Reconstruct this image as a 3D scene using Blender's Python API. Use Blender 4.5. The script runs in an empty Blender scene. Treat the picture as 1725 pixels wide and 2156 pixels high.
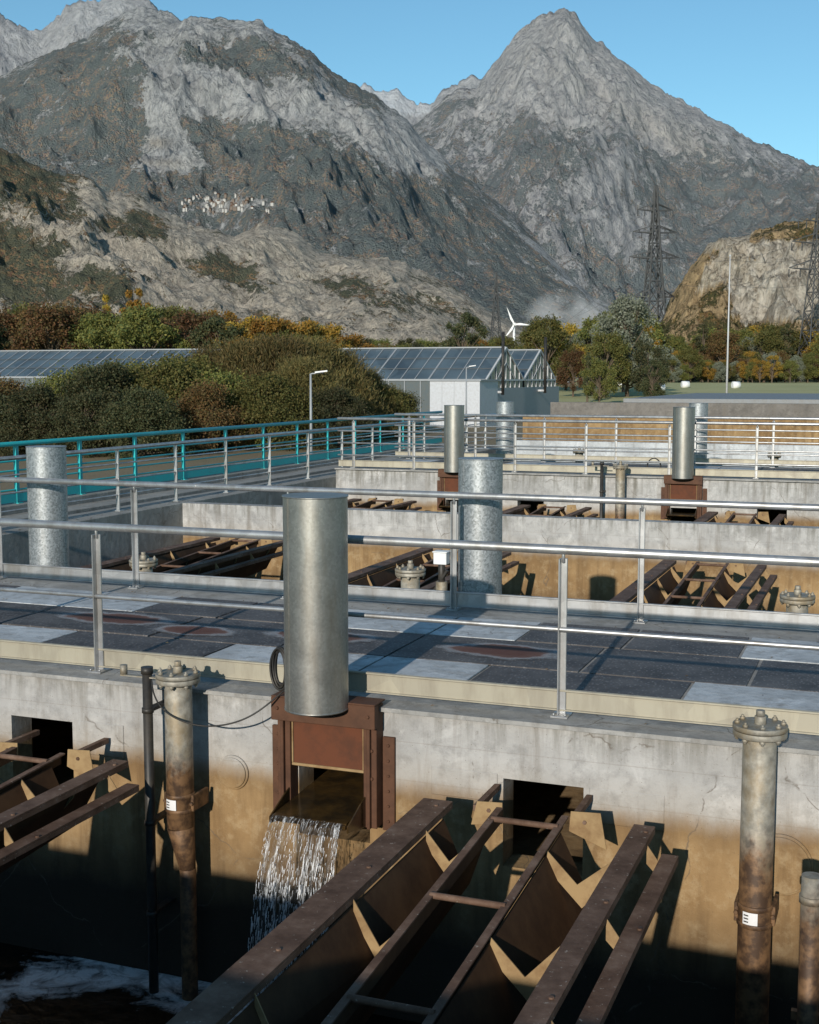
import bpy, math, random
import numpy as np
from mathutils import Vector, Matrix, noise, Euler
random.seed(7); np.random.seed(7)
R=math.radians
sc=bpy.context.scene
COL=sc.collection
# ------------------------------------------------------------------ helpers
YAW=R(21.0)
def site(l,d,z=None):
    X=math.cos(YAW)*l-math.sin(YAW)*d; Y=math.sin(YAW)*l+math.cos(YAW)*d
    return (X,Y) if z is None else Vector((X,Y,z))
class MB:
    def __init__(s): s.v=[];s.f=[];s.m=[];s.s=[]
    def _a(s,vs,fs,m,sm=False):
        o=len(s.v); s.v+= [tuple(p) for p in vs]
        for i,f in enumerate(fs):
            s.f.append([o+k for k in f]); s.m.append(m); s.s.append(sm if not isinstance(sm,list) else sm[i])
    def box(s,x0,x1,y0,y1,z0,z1,m=0):
        vs=[(x0,y0,z0),(x1,y0,z0),(x1,y1,z0),(x0,y1,z0),(x0,y0,z1),(x1,y0,z1),(x1,y1,z1),(x0,y1,z1)]
        s._a(vs,[(0,3,2,1),(4,5,6,7),(0,1,5,4),(1,2,6,5),(2,3,7,6),(3,0,4,7)],m)
    def beam(s,p0,p1,w,h,m=0,up=(0,0,1),roll=0):
        p0=Vector(p0);p1=Vector(p1);d=(p1-p0).normalized();up=Vector(up)
        x=d.cross(up)
        if x.length<1e-4: x=d.cross(Vector((0,1,0)))
        x.normalize(); y=x.cross(d).normalized()
        if roll:
            q=Matrix.Rotation(roll,3,d); x=q@x; y=q@y
        vs=[]
        for p in (p0,p1):
            for a,b in ((-1,-1),(1,-1),(1,1),(-1,1)): vs.append(p+x*a*w/2+y*b*h/2)
        s._a(vs,[(3,2,1,0),(4,5,6,7),(0,1,5,4),(1,2,6,5),(2,3,7,6),(3,0,4,7)],m)
    def cyl(s,p0,p1,r0,r1=None,n=16,m=0,cap=True):
        if r1 is None:r1=r0
        p0=Vector(p0);p1=Vector(p1);d=(p1-p0).normalized()
        x=d.cross(Vector((0,0,1)))
        if x.length<1e-3:x=Vector((1,0,0))
        x.normalize();y=d.cross(x).normalized()
        vs=[]
        for p,r in((p0,r0),(p1,r1)):
            for i in range(n):
                a=2*math.pi*i/n; vs.append(p+x*math.cos(a)*r+y*math.sin(a)*r)
        fs=[(i,(i+1)%n,n+(i+1)%n,n+i) for i in range(n)]; sm=[True]*n
        if cap: fs+= [tuple(range(n-1,-1,-1)),tuple(range(n,2*n))]; sm+=[False,False]
        s._a(vs,fs,m,sm)
    def prism(s,pts,ext,m=0):
        ext=Vector(ext);n=len(pts);vs=[Vector(p) for p in pts]+[Vector(p)+ext for p in pts]
        s._a(vs,[tuple(range(n)),tuple(range(2*n-1,n-1,-1))]+[(i,n+i,n+(i+1)%n,(i+1)%n) for i in range(n)],m)
    def obj(s,name,mats,parent=None,bevel=0):
        me=bpy.data.meshes.new(name); me.from_pydata(s.v,[],s.f)
        for m in mats: me.materials.append(m)
        me.polygons.foreach_set("material_index",s.m); me.polygons.foreach_set("use_smooth",s.s); me.update()
        o=bpy.data.objects.new(name,me); COL.objects.link(o)
        if parent:o.parent=parent
        if bevel:
            b=o.modifiers.new("bevel",'BEVEL');b.width=bevel;b.segments=1;b.limit_method='ANGLE';b.angle_limit=R(40)
        return o
def empty(name,loc=(0,0,0)):
    e=bpy.data.objects.new(name,None); e.location=loc; COL.objects.link(e); return e
# ------------------------------------------------------------------ material helpers
class NT:
    def __init__(s,name):
        s.mat=bpy.data.materials.new(name); s.mat.use_nodes=True; s.nt=s.mat.node_tree
        s.nt.nodes.clear(); s.out=s.nt.nodes.new('ShaderNodeOutputMaterial')
    def n(s,t,ins=None,**pr):
        nd=s.nt.nodes.new(t)
        for k,v in pr.items(): setattr(nd,k,v)
        for k,v in (ins or {}).items(): s.set(nd.inputs[k],v)
        return nd
    def set(s,sock,v):
        if isinstance(v,bpy.types.NodeSocket): s.nt.links.new(v,sock)
        else:
            if sock.type=='RGBA' and len(v)==3: v=(*v,1)
            sock.default_value=v
    def mix(s,f,a,b,bt='MIX'):
        nd=s.nt.nodes.new('ShaderNodeMix'); nd.data_type='RGBA'; nd.blend_type=bt
        s.set(nd.inputs[0],f);s.set(nd.inputs[6],a);s.set(nd.inputs[7],b); return nd.outputs[2]
    def ramp(s,f,st,interp='LINEAR'):
        nd=s.nt.nodes.new('ShaderNodeValToRGB'); cr=nd.color_ramp; cr.interpolation=interp
        while len(cr.elements)<len(st): cr.elements.new(0.5)
        for e,(p,c) in zip(cr.elements,st):
            e.position=p; e.color=(*(c if hasattr(c,'__len__') else (c,c,c)),1)
        s.set(nd.inputs[0],f); return nd.outputs[0]
    def math(s,op,a,b=0,c=0,clamp=False):
        nd=s.nt.nodes.new('ShaderNodeMath');nd.operation=op;nd.use_clamp=clamp
        s.set(nd.inputs[0],a);s.set(nd.inputs[1],b);s.set(nd.inputs[2],c);return nd.outputs[0]
    def pos(s): return s.n('ShaderNodeNewGeometry').outputs['Position']
    def map(s,v,scale=(1,1,1),rot=(0,0,0)):
        return s.n('ShaderNodeMapping',{'Vector':v,'Scale':scale,'Rotation':rot}).outputs[0]
    def noise(s,v,scale,detail=6,rough=.55,dist=0):
        return s.n('ShaderNodeTexNoise',{'Vector':v,'Scale':scale,'Detail':detail,'Roughness':rough,'Distortion':dist}).outputs['Fac']
    def bump(s,h,st,dist=.02):
        return s.n('ShaderNodeBump',{'Height':h,'Strength':st,'Distance':dist}).outputs[0]
    def pbsdf(s,color,rough=.7,metal=0,normal=None,**kw):
        ins={'Base Color':color,'Roughness':rough,'Metallic':metal}
        if normal is not None: ins['Normal']=normal
        ins.update(kw)
        b=s.n('ShaderNodeBsdfPrincipled',ins); return b.outputs[0]
    def finish(s,sh): s.nt.links.new(sh,s.out.inputs[0]); return s.mat
def concrete(name,base=(.41,.405,.395),stain_shade=True,zl=-.52):
    t=NT(name);p=t.pos()
    n1=t.noise(p,1.1,8,.62);n2=t.noise(p,8,9,.7);n3=t.noise(t.map(p,(6,6,.5)),1.0,7,.65);n4=t.noise(p,2.7,9,.7,.6)
    c=t.mix(t.ramp(n1,[(.36,0),(.62,1)]),tuple(x*.68 for x in base),base)
    c=t.mix(t.math('MULTIPLY',t.ramp(n4,[(.52,0),(.66,1)]),.6),c,tuple(min(1,x*1.35) for x in base))
    c=t.mix(t.math('MULTIPLY',t.ramp(n2,[(.48,0),(.70,1)]),.6),c,tuple(x*.42 for x in base))
    c=t.mix(t.math('MULTIPLY',t.ramp(n3,[(.53,0),(.70,1)]),.6),c,(.15,.13,.105))
    sep=t.n('ShaderNodeSeparateXYZ',{0:p});z=sep.outputs[2]
    if stain_shade:
        fr=t.math('FRACT',t.math('MULTIPLY',t.math('ADD',z,.03+3),3.6))
        c=t.mix(t.math('MULTIPLY',t.ramp(fr,[(.0,1),(.035,0)]),t.math('MULTIPLY',n4,.7)),c,(.16,.13,.10))
        # grime and drips under the coping
        top=t.math('MULTIPLY',t.math('ADD',z,.30),3.4,clamp=True)
        dr=t.math('MULTIPLY',top,t.ramp(t.noise(t.map(p,(9,9,.8)),1.0,8,.7),[(.46,0),(.62,.75)]))
        c=t.mix(dr,c,(.13,.125,.105))
        wob=t.math('MULTIPLY',t.math('SUBTRACT',t.noise(t.map(p,(1,1,.4)),1.3,10,.72),.5),.30)
        zz=t.math('ADD',z,wob)
        k=t.math('MULTIPLY',t.math('SUBTRACT',zl,zz),7,clamp=True)
        och=t.mix(t.ramp(n1,[(.35,0),(.65,1)]),(.19,.112,.045),(.36,.24,.115))
        och=t.mix(t.ramp(n3,[(.42,0),(.7,1)]),och,(.13,.075,.03))
        och=t.mix(t.math('MULTIPLY',t.ramp(n2,[(.5,0),(.7,1)]),.6),och,(.39,.295,.17))
        k0=t.math('MULTIPLY',t.math('SUBTRACT',zl+.22,zz),2.2,clamp=True)
        c=t.mix(t.math('MULTIPLY',k0,.45),c,(.40,.32,.215))
        c=t.mix(k,c,och)
        rim=t.math('MULTIPLY',t.ramp(t.math('ABSOLUTE',t.math('ADD',zz,-zl+.12)),[(0,1),(.14,0)]),.5)
        c=t.mix(rim,c,(.15,.09,.04))
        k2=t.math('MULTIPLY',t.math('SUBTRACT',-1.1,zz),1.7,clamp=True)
        c=t.mix(k2,c,(.030,.019,.010))  # dark lower stain, deepened with pit shade put into the colour
    d=t.n('ShaderNodeTexNoise',{'Vector':p,'Scale':2.0,'Detail':6.}).outputs['Color']
    v=t.n('ShaderNodeTexVoronoi',{'Vector':t.mix(.45,p,d,'ADD'),'Scale':.55},feature='DISTANCE_TO_EDGE').outputs['Distance']
    cr=t.math('MULTIPLY',t.ramp(v,[(0,1),(.0035,0)]),t.ramp(n4,[(.46,0),(.52,1)]))
    c=t.mix(t.math('MULTIPLY',cr,.75),c,(.10,.08,.06))
    vp=t.n('ShaderNodeTexVoronoi',{'Vector':p,'Scale':30.}).outputs['Distance']
    c=t.mix(t.math('MULTIPLY',t.ramp(vp,[(.06,1),(.11,0)]),.6),c,(.10,.08,.05))
    return t.finish(t.pbsdf(c,.9,0,t.bump(n2,.7,.014)))
M_conc=concrete('concrete_stained_shaded')
M_top=concrete('concrete_weathered',(.33,.325,.31),False)
M_pale=concrete('concrete_pale',(.50,.525,.54),False)
def steel(name,lo=(.40,.41,.42),hi=(.60,.61,.62),rough=.42,scale=30,metal=.85,dirt=.3):
    t=NT(name);p=t.n('ShaderNodeTexCoord').outputs['Object']
    v=t.n('ShaderNodeTexVoronoi',{'Vector':p,'Scale':float(scale)}).outputs['Color']
    g=t.n('ShaderNodeSeparateColor',{0:v}).outputs[0]
    c=t.mix(g,lo,hi)
    d=t.noise(t.map(p,(1,1,.2)),5,9,.68)
    c=t.mix(t.math('MULTIPLY',t.ramp(d,[(.46,0),(.66,1)]),dirt),c,(.20,.17,.13))
    r=t.math('ADD',t.math('MULTIPLY',t.noise(p,6,6),.3),rough-.15)
    return t.finish(t.pbsdf(c,r,metal,t.bump(d,.12,.01)))
M_galv=steel('galvanised_steel',(.27,.27,.255),(.33,.33,.31),.44,60,.78,.55)
M_spangle=steel('galvanised_spangle',(.20,.22,.23),(.40,.43,.45),.5,60,.6,.25)
M_rail=steel('handrail_steel',(.38,.385,.39),(.46,.465,.47),.42,12,.7,.5)
M_toe=steel('toe_plate_aluminium',(.32,.295,.235),(.39,.36,.28),.55,3,.3,.5)
def paint(name,col,rough=.45,var=.25,dirt=(.15,.12,.08),metal=0.,sc_=6,spec=.4):
    t=NT(name);p=t.n('ShaderNodeTexCoord').outputs['Object']
    n=t.noise(p,sc_,9,.68)
    c=t.mix(t.math('MULTIPLY',t.ramp(n,[(.42,0),(.66,1)]),var),col,dirt)
    return t.finish(t.pbsdf(c,rough,metal,t.bump(n,.2,.005),**{'Specular IOR Level':spec}))
M_turq=paint('turquoise_paint',(.02,.40,.42),.4,.15)
M_rust=paint('rusty_brown_steel',(.10,.048,.028),.65,.6,(.045,.024,.016),0,6,.2)
M_rust2=paint('rusty_red_steel',(.115,.042,.022),.75,.7,(.06,.03,.02),0,6,.15)
def plankmat():
    t=NT('brown_plank_steel');p=t.pos();n=t.noise(p,4,9,.7);n2=t.noise(p,30,6,.65)
    c=t.ramp(n,[(.35,(.07,.038,.024)),(.52,(.13,.078,.053)),(.68,(.20,.135,.10))])
    c=t.mix(t.ramp(n2,[(.63,0),(.69,1)]),c,(.34,.29,.24))
    return t.finish(t.pbsdf(c,.7,0,t.bump(n2,.4,.004),**{'Specular IOR Level':.2}))
M_plank=plankmat()
M_sheet=paint('shaded_brown_sheet',(.045,.024,.013),.75,.6,(.10,.056,.028),0,3,.15)  # shade under the planks is put into this sheet colour
M_gus=paint('ochre_gusset_steel',(.31,.215,.11),.8,.7,(.14,.075,.035),0,5,.15)
M_dark=paint('black_rubber',(.018,.018,.018),.5,.2)
M_white=paint('white_paint',(.72,.73,.74),.5,.1)
M_grey=paint('grey_paint',(.27,.29,.31),.5,.2)
def pipemat():
    t=NT('galvanised_pipe_dirty');p=t.pos();z=t.n('ShaderNodeSeparateXYZ',{0:p}).outputs[2]
    n=t.noise(t.map(p,(1,1,.6)),5,8,.7);n2=t.noise(p,14,6,.6)
    c=t.mix(t.ramp(n2,[(.35,0),(.65,1)]),(.17,.16,.135),(.36,.335,.28))
    c=t.mix(t.math('MULTIPLY',t.ramp(n,[(.45,0),(.6,1)]),.65),c,(.22,.16,.08))
    k=t.math('MULTIPLY',t.math('SUBTRACT',-.42,t.math('ADD',z,t.math('MULTIPLY',t.math('SUBTRACT',n,.5),.8))),5,clamp=True)
    c=t.mix(k,c,t.mix(t.ramp(n2,[(.4,0),(.6,1)]),(.06,.033,.018),(.18,.10,.047)))
    return t.finish(t.pbsdf(c,.6,.25,t.bump(n2,.3,.006)))
M_pipe=pipemat()
def hatchmat():
    t=NT('checker_plate_steel');p=t.pos()
    a=t.n('ShaderNodeTexVoronoi',{'Vector':t.map(p,(34,18,22),(0,0,R(45))),'Scale':1.0},).outputs['Distance']
    n=t.noise(p,2.2,9,.68)
    c=t.mix(t.ramp(n,[(.35,0),(.65,1)]),(.05,.045,.045),(.12,.112,.11))
    c=t.mix(t.ramp(a,[(.12,.7),(.38,0)]),c,(.21,.20,.20))
    return t.finish(t.pbsdf(c,.65,.1,t.bump(t.ramp(a,[(.1,1),(.4,0)]),.7,.004),**{'Specular IOR Level':.3}))
M_hatch=hatchmat()
def rustdecal():
    t=NT('rust_stain');p=t.n('ShaderNodeTexCoord').outputs['Object']
    l=t.n('ShaderNodeVectorMath',{0:p},operation='LENGTH').outputs['Value']
    n=t.noise(t.pos(),5,8,.65)
    k=t.math('ADD',l,t.math('MULTIPLY',t.math('SUBTRACT',n,.5),.7))
    col=t.ramp(k,[(.35,(.12,.045,.03)),(.6,(.15,.07,.05)),(.74,(.40,.40,.41))])
    al=t.math('MULTIPLY',t.ramp(k,[(.65,1),(.9,0)]),.85)
    return t.finish(t.pbsdf(col,.85,0,None,Alpha=al))
M_rdec=rustdecal()
def water():
    t=NT('dark_pit_water');p=t.pos()
    n=t.noise(p,4.5,9,.65,1.5);n2=t.noise(p,1.3,9,.66,1.6)
    sep=t.n('ShaderNodeSeparateXYZ',{0:p})
    dx=t.math('ADD',sep.outputs[0],5.2);dy=t.math('SUBTRACT',sep.outputs[1],7.0)
    dd=t.math('SQRT',t.math('ADD',t.math('MULTIPLY',dx,dx),t.math('MULTIPLY',dy,dy)))
    ringd=t.math('ABSOLUTE',t.math('SUBTRACT',t.math('ADD',dd,t.math('MULTIPLY',t.math('SUBTRACT',n2,.5),1.6)),1.15))
    k=t.ramp(ringd,[(.08,1),(.34,0)])
    k=t.math('MULTIPLY',k,t.ramp(n,[(.36,.25),(.52,1)]))
    c=t.mix(k,(.006,.005,.003),(.66,.67,.67))
    return t.finish(t.pbsdf(c,t.ramp(k,[(0,.12),(1,.8)]),0,t.bump(n,.5,.05)))
M_water=water()
# ------------------------------------------------------------------ tank structure
XL,XR=-12.3,6.0
ZW=-2.3
def wall_y(mb,x0,x1,y0,y1,z0,z1,holes=(),m=0):
    xs=sorted({x0,x1,*[h[0] for h in holes],*[h[1] for h in holes]})
    zs=sorted({z0,z1,*[h[2] for h in holes],*[h[3] for h in holes]})
    def hole(i,j):
        if i<0 or j<0 or i>=len(xs)-1 or j>=len(zs)-1: return None
        cx=(xs[i]+xs[i+1])/2;cz=(zs[j]+zs[j+1])/2
        return any(h[0]<cx<h[1] and h[2]<cz<h[3] for h in holes)
    for i in range(len(xs)-1):
        for j in range(len(zs)-1):
            a,b,c,d=xs[i],xs[i+1],zs[j],zs[j+1]
            if not hole(i,j):
                mb._a([(a,y0,c),(b,y0,c),(b,y0,d),(a,y0,d)],[(0,1,2,3)],m)
                mb._a([(a,y1,c),(b,y1,c),(b,y1,d),(a,y1,d)],[(3,2,1,0)],m)
                if hole(i-1,j) in(True,None): mb._a([(a,y0,c),(a,y0,d),(a,y1,d),(a,y1,c)],[(0,1,2,3)],m)
                if hole(i+1,j) in(True,None): mb._a([(b,y0,c),(b,y0,d),(b,y1,d),(b,y1,c)],[(3,2,1,0)],m)
                if hole(i,j-1) in(True,None): mb._a([(a,y0,c),(b,y0,c),(b,y1,c),(a,y1,c)],[(3,2,1,0)],m)
                if hole(i,j+1) in(True,None): mb._a([(a,y0,d),(b,y0,d),(b,y1,d),(a,y1,d)],[(0,1,2,3)],m)
def gate_holes(xs,zt=-.45,zb=-1.02,w=.56): return [(x-w/2,x+w/2,zb,zt) for x in xs]
mb=MB()
holes=gate_holes([-3.73])+[(-2.46,-1.90,-1.05,-.43),(-6.55,-5.97,-1.0,-.38),(-10.3,-9.7,-1.0,-.4)]
wall_y(mb,XL,XR,8.2,8.45,-2.8,-.03,holes)
wall_y(mb,XL,XR,11.85,12.1,-2.8,-.03)
mb.box(-2.98,-2.50,8.190,8.2,-.60,-.40); mb.box(-1.86,-1.36,8.191,8.2,-.66,-.42); mb.box(-5.93,-5.5,8.190,8.2,-.62,-.36)
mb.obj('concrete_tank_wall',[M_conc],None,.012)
mb=MB(); mb.prism([(-4.01,7.78,-.74),(-4.01,8.9,-.68),(-4.01,8.9,-.83),(-4.01,7.78,-.78)],(.56,0,0)); 
M_alg=paint('algae_bed',(.022,.015,.008),.2,.6,(.085,.048,.014))
mb.obj('overflow_sill',[M_alg])
mb=MB(); mb.box(XL,XR,8.13,12.17,-.03,.0); mb.obj('service_deck',[M_top])
RW={1:(9.0,9.62),2:(9.64,10.6),3:(10.62,11.5),0:(8.48,8.98)}
cells={0:[(0,1.9,'c'),(1.9,3.9,'c')],
 1:[(0,.9,'p'),(.9,2.5,'h'),(2.5,3.9,'p')],
 2:[(0,1.62,'h'),(1.62,2.9,'h'),(2.9,3.9,'h')],
 3:[(0,.82,'p'),(.82,1.75,'h'),(1.75,2.72,'h'),(2.72,3.9,'p')]}
def deck_panels(y0,nm,x0=-3.9,rng=(-2,3),z=0):
    mh=MB();mp=MB()
    for k in range(*rng):
        for r,cl in cells.items():
            for a,b,ty in cl:
                if ty=='c': continue
                xa=x0+k*3.9+a+.014; xb=x0+k*3.9+b-.014
                ya,yb=RW[r]; ya+=y0;yb+=y0-.012
                tt=random.uniform(0,.006)
                if xa<XL or xb>XR: continue
                if ty=='h' : mh.box(xa,xb,ya,yb,z+0.004,z+.014+tt)
                else: mp.box(xa,xb,ya,yb,z+0.004,z+.013+tt)
    mh.obj('steel_hatch_covers'+nm,[M_hatch],None,.002); mp.obj('concrete_deck_panels'+nm,[M_pale],None,.002)
deck_panels(0,'')
for i,(x,y,a,b) in enumerate([(-3.05,10.12,.62,.34),(-4.75,10.15,.62,.32),(-6.9,10.2,.75,.33),(-5.9,9.95,.5,.25)]):
    m=MB(); n=32
    m._a([(math.cos(2*math.pi*k/n),math.sin(2*math.pi*k/n),0) for k in range(n)],[tuple(range(n))],0)
    o=m.obj('rust_stain',[M_rdec]); o.location=(x,y,.024+.001*i);o.scale=(a,b,1)
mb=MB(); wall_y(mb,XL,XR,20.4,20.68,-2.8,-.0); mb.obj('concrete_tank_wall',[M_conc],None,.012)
Y2=27.25; Z2=.20
mb=MB(); wall_y(mb,XL,XR,Y2,Y2+.25,-2.8,Z2-.03,gate_holes([-9.3,-4.25])+[(-7.9,-7.3,-1,-.4),(-2.75,-2.15,-1,-.4)])
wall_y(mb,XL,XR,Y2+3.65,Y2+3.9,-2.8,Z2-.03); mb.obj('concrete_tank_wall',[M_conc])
mb=MB(); mb.box(XL,XR,Y2-.07,Y2+3.97,Z2-.03,Z2); mb.obj('service_deck',[M_top])
deck_panels(Y2-8.2,'.001',z=Z2)
mb=MB(); mb.box(XL+1.5,XR,37.0,37.3,-2.8,.42); mb.obj('low_concrete_parapet',[M_pale])
mb=MB(); mb.box(XL,XR,43.0,43.4,-2.8,.98,0); mb.obj('concrete_far_wall',[concrete('concrete_far',(.42,.36,.26),True,1.4)])
mb=MB(); mb.box(XL+1,XR,42.93,43.5,.98,1.45,0); mb.obj('concrete_far_coping',[concrete('concrete_dark',(.17,.155,.14),False)])
mb=MB(); mb.box(XL+3.4,XR+6,43.5,60,1.36,1.58,0); mb.box(XL+3.6,XR+5.8,43.7,59.8,-1.2,1.36,0);mb.obj('flat_roof_building',[paint('roof_membrane',(.20,.21,.22),.6,.3)])
mb=MB()
mb.box(-12.85,XL,-.3,43.4,-2.8,-.001)
mb.box(-13.35,-12.85,-.3,43.4,-2.8,-.34)
mb.box(-13.6,-13.35,-.3,43.4,-2.8,-.10)
mb.box(-14.1,-13.6,-.3,43.4,-2.8,-.42)
mb.box(-14.5,-14.1,-.3,43.4,-2.8,-.12)
mb.box(-15.3,-14.5,-.3,43.4,-2.8,-.22)
mb.box(-15.75,-15.3,-.3,43.6,-2.8,-.06)
mb.obj('concrete_side_walkway',[concrete('concrete_lichen',(.30,.29,.265),False)],None,.01)
mb=MB(); 
for y0,y1 in((-.3,8.2),(12.1,20.4),(20.68,Y2),(Y2+3.9,43)): mb._a([(XL,y0,ZW),(XR,y0,ZW),(XR,y1,ZW),(XL,y1,ZW)],[(0,1,2,3)],0)
mb.obj('water',[M_water])
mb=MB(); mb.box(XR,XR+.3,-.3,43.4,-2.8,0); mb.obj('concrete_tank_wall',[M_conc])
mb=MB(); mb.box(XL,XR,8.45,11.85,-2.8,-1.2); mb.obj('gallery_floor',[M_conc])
mb=MB(); mb.box(-16,8,-6,-.35,-2.8,.75); mb.box(-16,8,-.6,-.35,.75,1.2); mb.obj('near_concrete_walkway',[M_top])
# fallen leaves and grit lying on deck and copings
t=NT('dead_leaf');g=t.n('ShaderNodeNewGeometry').outputs['Random Per Island'];M_leafd=t.finish(t.pbsdf(t.ramp(g,[(0,(.05,.03,.015)),(.5,(.14,.08,.03)),(1,(.22,.17,.09))]),.8))
mb=MB();rl=random.Random(5)
def leaf(x,y,z,s):
    a=rl.uniform(0,6.28);c_,s_=math.cos(a)*s,math.sin(a)*s
    mb._a([(x-c_,y-s_,z),(x+s_*.5,y-c_*.5,z+.004),(x+c_,y+s_,z+.002),(x-s_*.5,y+c_*.5,z+.006)],[(0,1,2,3)],0)
for k in range(260): leaf(rl.uniform(-12,5),rl.choice([rl.uniform(8.2,11.8),8.47+abs(rl.gauss(0,.08)),11.6-abs(rl.gauss(0,.12))]),.027,rl.uniform(.006,.020))
for k in range(120): leaf(rl.uniform(-12,5),rl.uniform(20.42,20.66),.004,rl.uniform(.01,.03))
for k in range(220): leaf(rl.uniform(-12.83,-12.32),rl.uniform(9,42),.004,rl.uniform(.01,.035))
mb.obj('fallen_leaves',[M_leafd])

# ------------------------------------------------------------------ railings
def railing_x(name,y,posts,x0,x1,mids=(.60,),mat=M_rail,toe=True,zt=1.145,pw=.05,rt=.032,toem=None,zb=0):
    mb=MB()
    mb.cyl((x0,y,zb+zt),(x1,y,zb+zt),rt,n=16)
    k=x0+1.2
    while k<x1: mb.cyl((k,y,zb+zt),(k+.012,y,zb+zt),rt+.0015,n=16); k+=4.1
    for z in mids: mb.cyl((x0,y-.0,zb+z),(x1,y-.0,zb+z),.018,n=12)
    for x in posts:
        mb.box(x-pw/2,x+pw/2,y+.018,y+.032,zb,zb+zt-.06)
        mb.box(x-pw/2,x-pw/2+.010,y-.03,y+.018,zb,zb+zt-.06)
        mb.box(x-.06,x+.06,y-.075,y+.075,zb+.001,zb+.016)
        mb.cyl((x,y+.01,zb+zt-.09),(x,y,zb+zt),.012,n=8)
        for dx in(-.04,.04): mb.cyl((x+dx,y-.055,zb+.016),(x+dx,y-.055,zb+.03),.01,n=6)
    if toe:
        mb.box(x0,x1,y+.036,y+.045,zb+.03,zb+.18,1); mb.box(x0,x1,y+.015,y+.036,zb+.165,zb+.18,1);mb.box(x0,x1,y+.015,y+.036,zb+.03,zb+.042,1)
    return mb.obj(name,[mat,toem or M_toe],None,.003)
railing_x('front_handrail',8.36,[-11.45,-9.58,-7.72,-5.82,-3.98,-2.1,-.23,1.65,3.5],XL,XR)
railing_x('rear_handrail',11.9,[-11.5,-9.6,-7.78,-5.92,-4.1,-2.24,-.4,1.45,3.3],XL,XR,(),toem=M_rail)
railing_x('handrail',Y2+.12,[-11.9,-10.4,-8.0,-6.4,-4.6,-2.8,-1,1,3],XL,XR,(.3,.58,.86),zb=Z2)
railing_x('handrail',Y2+3.72,[-11.9,-10.1,-8.3,-6.5,-4.6,-2.8,-1,1,3],XL,XR,(.3,.58,.86),zb=Z2)
def railing_y(name,x,y0,y1,step,mat,mids,zt,zb,pw=.06,toe=0,rt=.034,rm=.015):
    mb=MB(); mb.cyl((x,y0,zt),(x,y1,zt),rt,n=12)
    for z in mids: mb.cyl((x,y0,z),(x,y1,z),rm,n=8)
    y=y0
    while y<=y1+.01:
        mb.box(x-.008,x+.008,y-pw/2,y+pw/2,zb,zt-.03); mb.box(x-.03,x+.03,y-pw/2-.002,y-pw/2+.01,zb,zt-.03)
        mb.box(x-.07,x+.07,y-.07,y+.07,zb,zb+.015); y+=step
    if toe: mb.box(x+.012,x+.02,y0,y1,zb+.03,zb+toe)
    return mb.obj(name,[mat])
railing_y('grey_side_handrail',-12.6,-.2,43,1.9,M_rail,(.28,.55,.82),1.08,0)
railing_y('turquoise_fence',-15.5,-.2,43.6,2.0,M_turq,(.20,.38,.56,.74),1.06,-.06,.11,.2,.045,.018)
# ------------------------------------------------------------------ steel standpipes on the sluices
def standpipe(x,y,z0,z1,r,mat,seam=-2.2):
    mb=MB(); mb.cyl((0,0,z0),(0,0,z1),r,n=64,cap=False)
    mb.cyl((0,0,z1-.004),(0,0,z1+.004),r+.006,n=64); mb.cyl((0,0,z0),(0,0,z0+.012),r+.003,n=64)
    sx,sy=math.cos(seam)*(r+.002),math.sin(seam)*(r+.002)
    mb.beam((sx,sy,z0+.01),(sx,sy,z1-.01),.035,.007,0,(sx,sy,0))
    for a in(seam,-.9): mb.cyl((math.cos(a)*r*.98,math.sin(a)*r*.98,z1-.07),(math.cos(a)*r*1.03,math.sin(a)*r*1.03,z1-.07),.008,n=6)
    o=mb.obj('steel_standpipe',[mat]); o.location=(x,y,0); return o
standpipe(-3.75,7.96,.0,1.49,.223,M_galv)
standpipe(-3.98,12.38,-.35,1.48,.225,M_spangle)
standpipe(-9.27,12.38,-.35,1.50,.225,M_spangle)
for x in(-9.3,-4.25): standpipe(x,Y2-.25,Z2,1.48+Z2,.225,M_galv)
for x in(-9.45,-4.6): standpipe(x,Y2+4.15,-.1,1.48+Z2,.225,M_spangle)
# ------------------------------------------------------------------ sluice gates
def sluice(x,yw,z0=0):
    mb=MB(); y=yw
    for s in(-1,1):
        mb.box(x+s*.335-.05,x+s*.335+.05,y-.13,y-.005,-.86,.02)
        mb.box(x+s*.335-.012,x+s*.335+.012,y-.165,y-.13,-.86,.02)
        mb.box(x+s*.435-.045,x+s*.435+.045,y-.03,y-.003,-.90,-.22)
        for k in range(6): mb.cyl((x+s*.435,y-.045,-.28-k*.11),(x+s*.435,y-.03,-.28-k*.11),.012,n=6)
        for k in range(3): mb.cyl((x+s*.35,y-.145,-.1-k*.2),(x+s*.35,y-.13,-.1-k*.2),.014,n=6)
    mb.box(x-.40,x+.40,y-.20,y-.135,-.13,.035); mb.box(x-.40,x+.40,y-.20,y-.0,.035,.047)
    mb.box(x-.282,x+.282,y-.10,y-.085,-.46,-.13,1)
    mb.box(x-.282,x+.282,y-.115,y-.10,-.475,-.455,2); mb.box(x-.282,x-.27,y-.115,y-.10,-.455,-.14,2)
    mb.box(x+.27,x+.282,y-.115,y-.10,-.455,-.14,2)
    mb.box(x-.28,x+.28,y-.44,y-.0,-.78,-.75,3)
    for s in(-1,1): mb.prism([(x+s*.29,y-.0,-.60),(x+s*.29,y-.22,-.66),(x+s*.29,y-.44,-.75),(x+s*.29,y-.44,-.80),(x+s*.29,y,-.88)],(s*.012,0,0),3)
    for dx in(-.35,.35): mb.cyl((x+dx,y-.215,-.04),(x+dx,y-.2,-.04),.014,n=6)
    o=mb.obj('sluice_gate',[M_rust,M_rust2,M_gus,M_alg],None,.004); o.location.z=z0; return o
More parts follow.
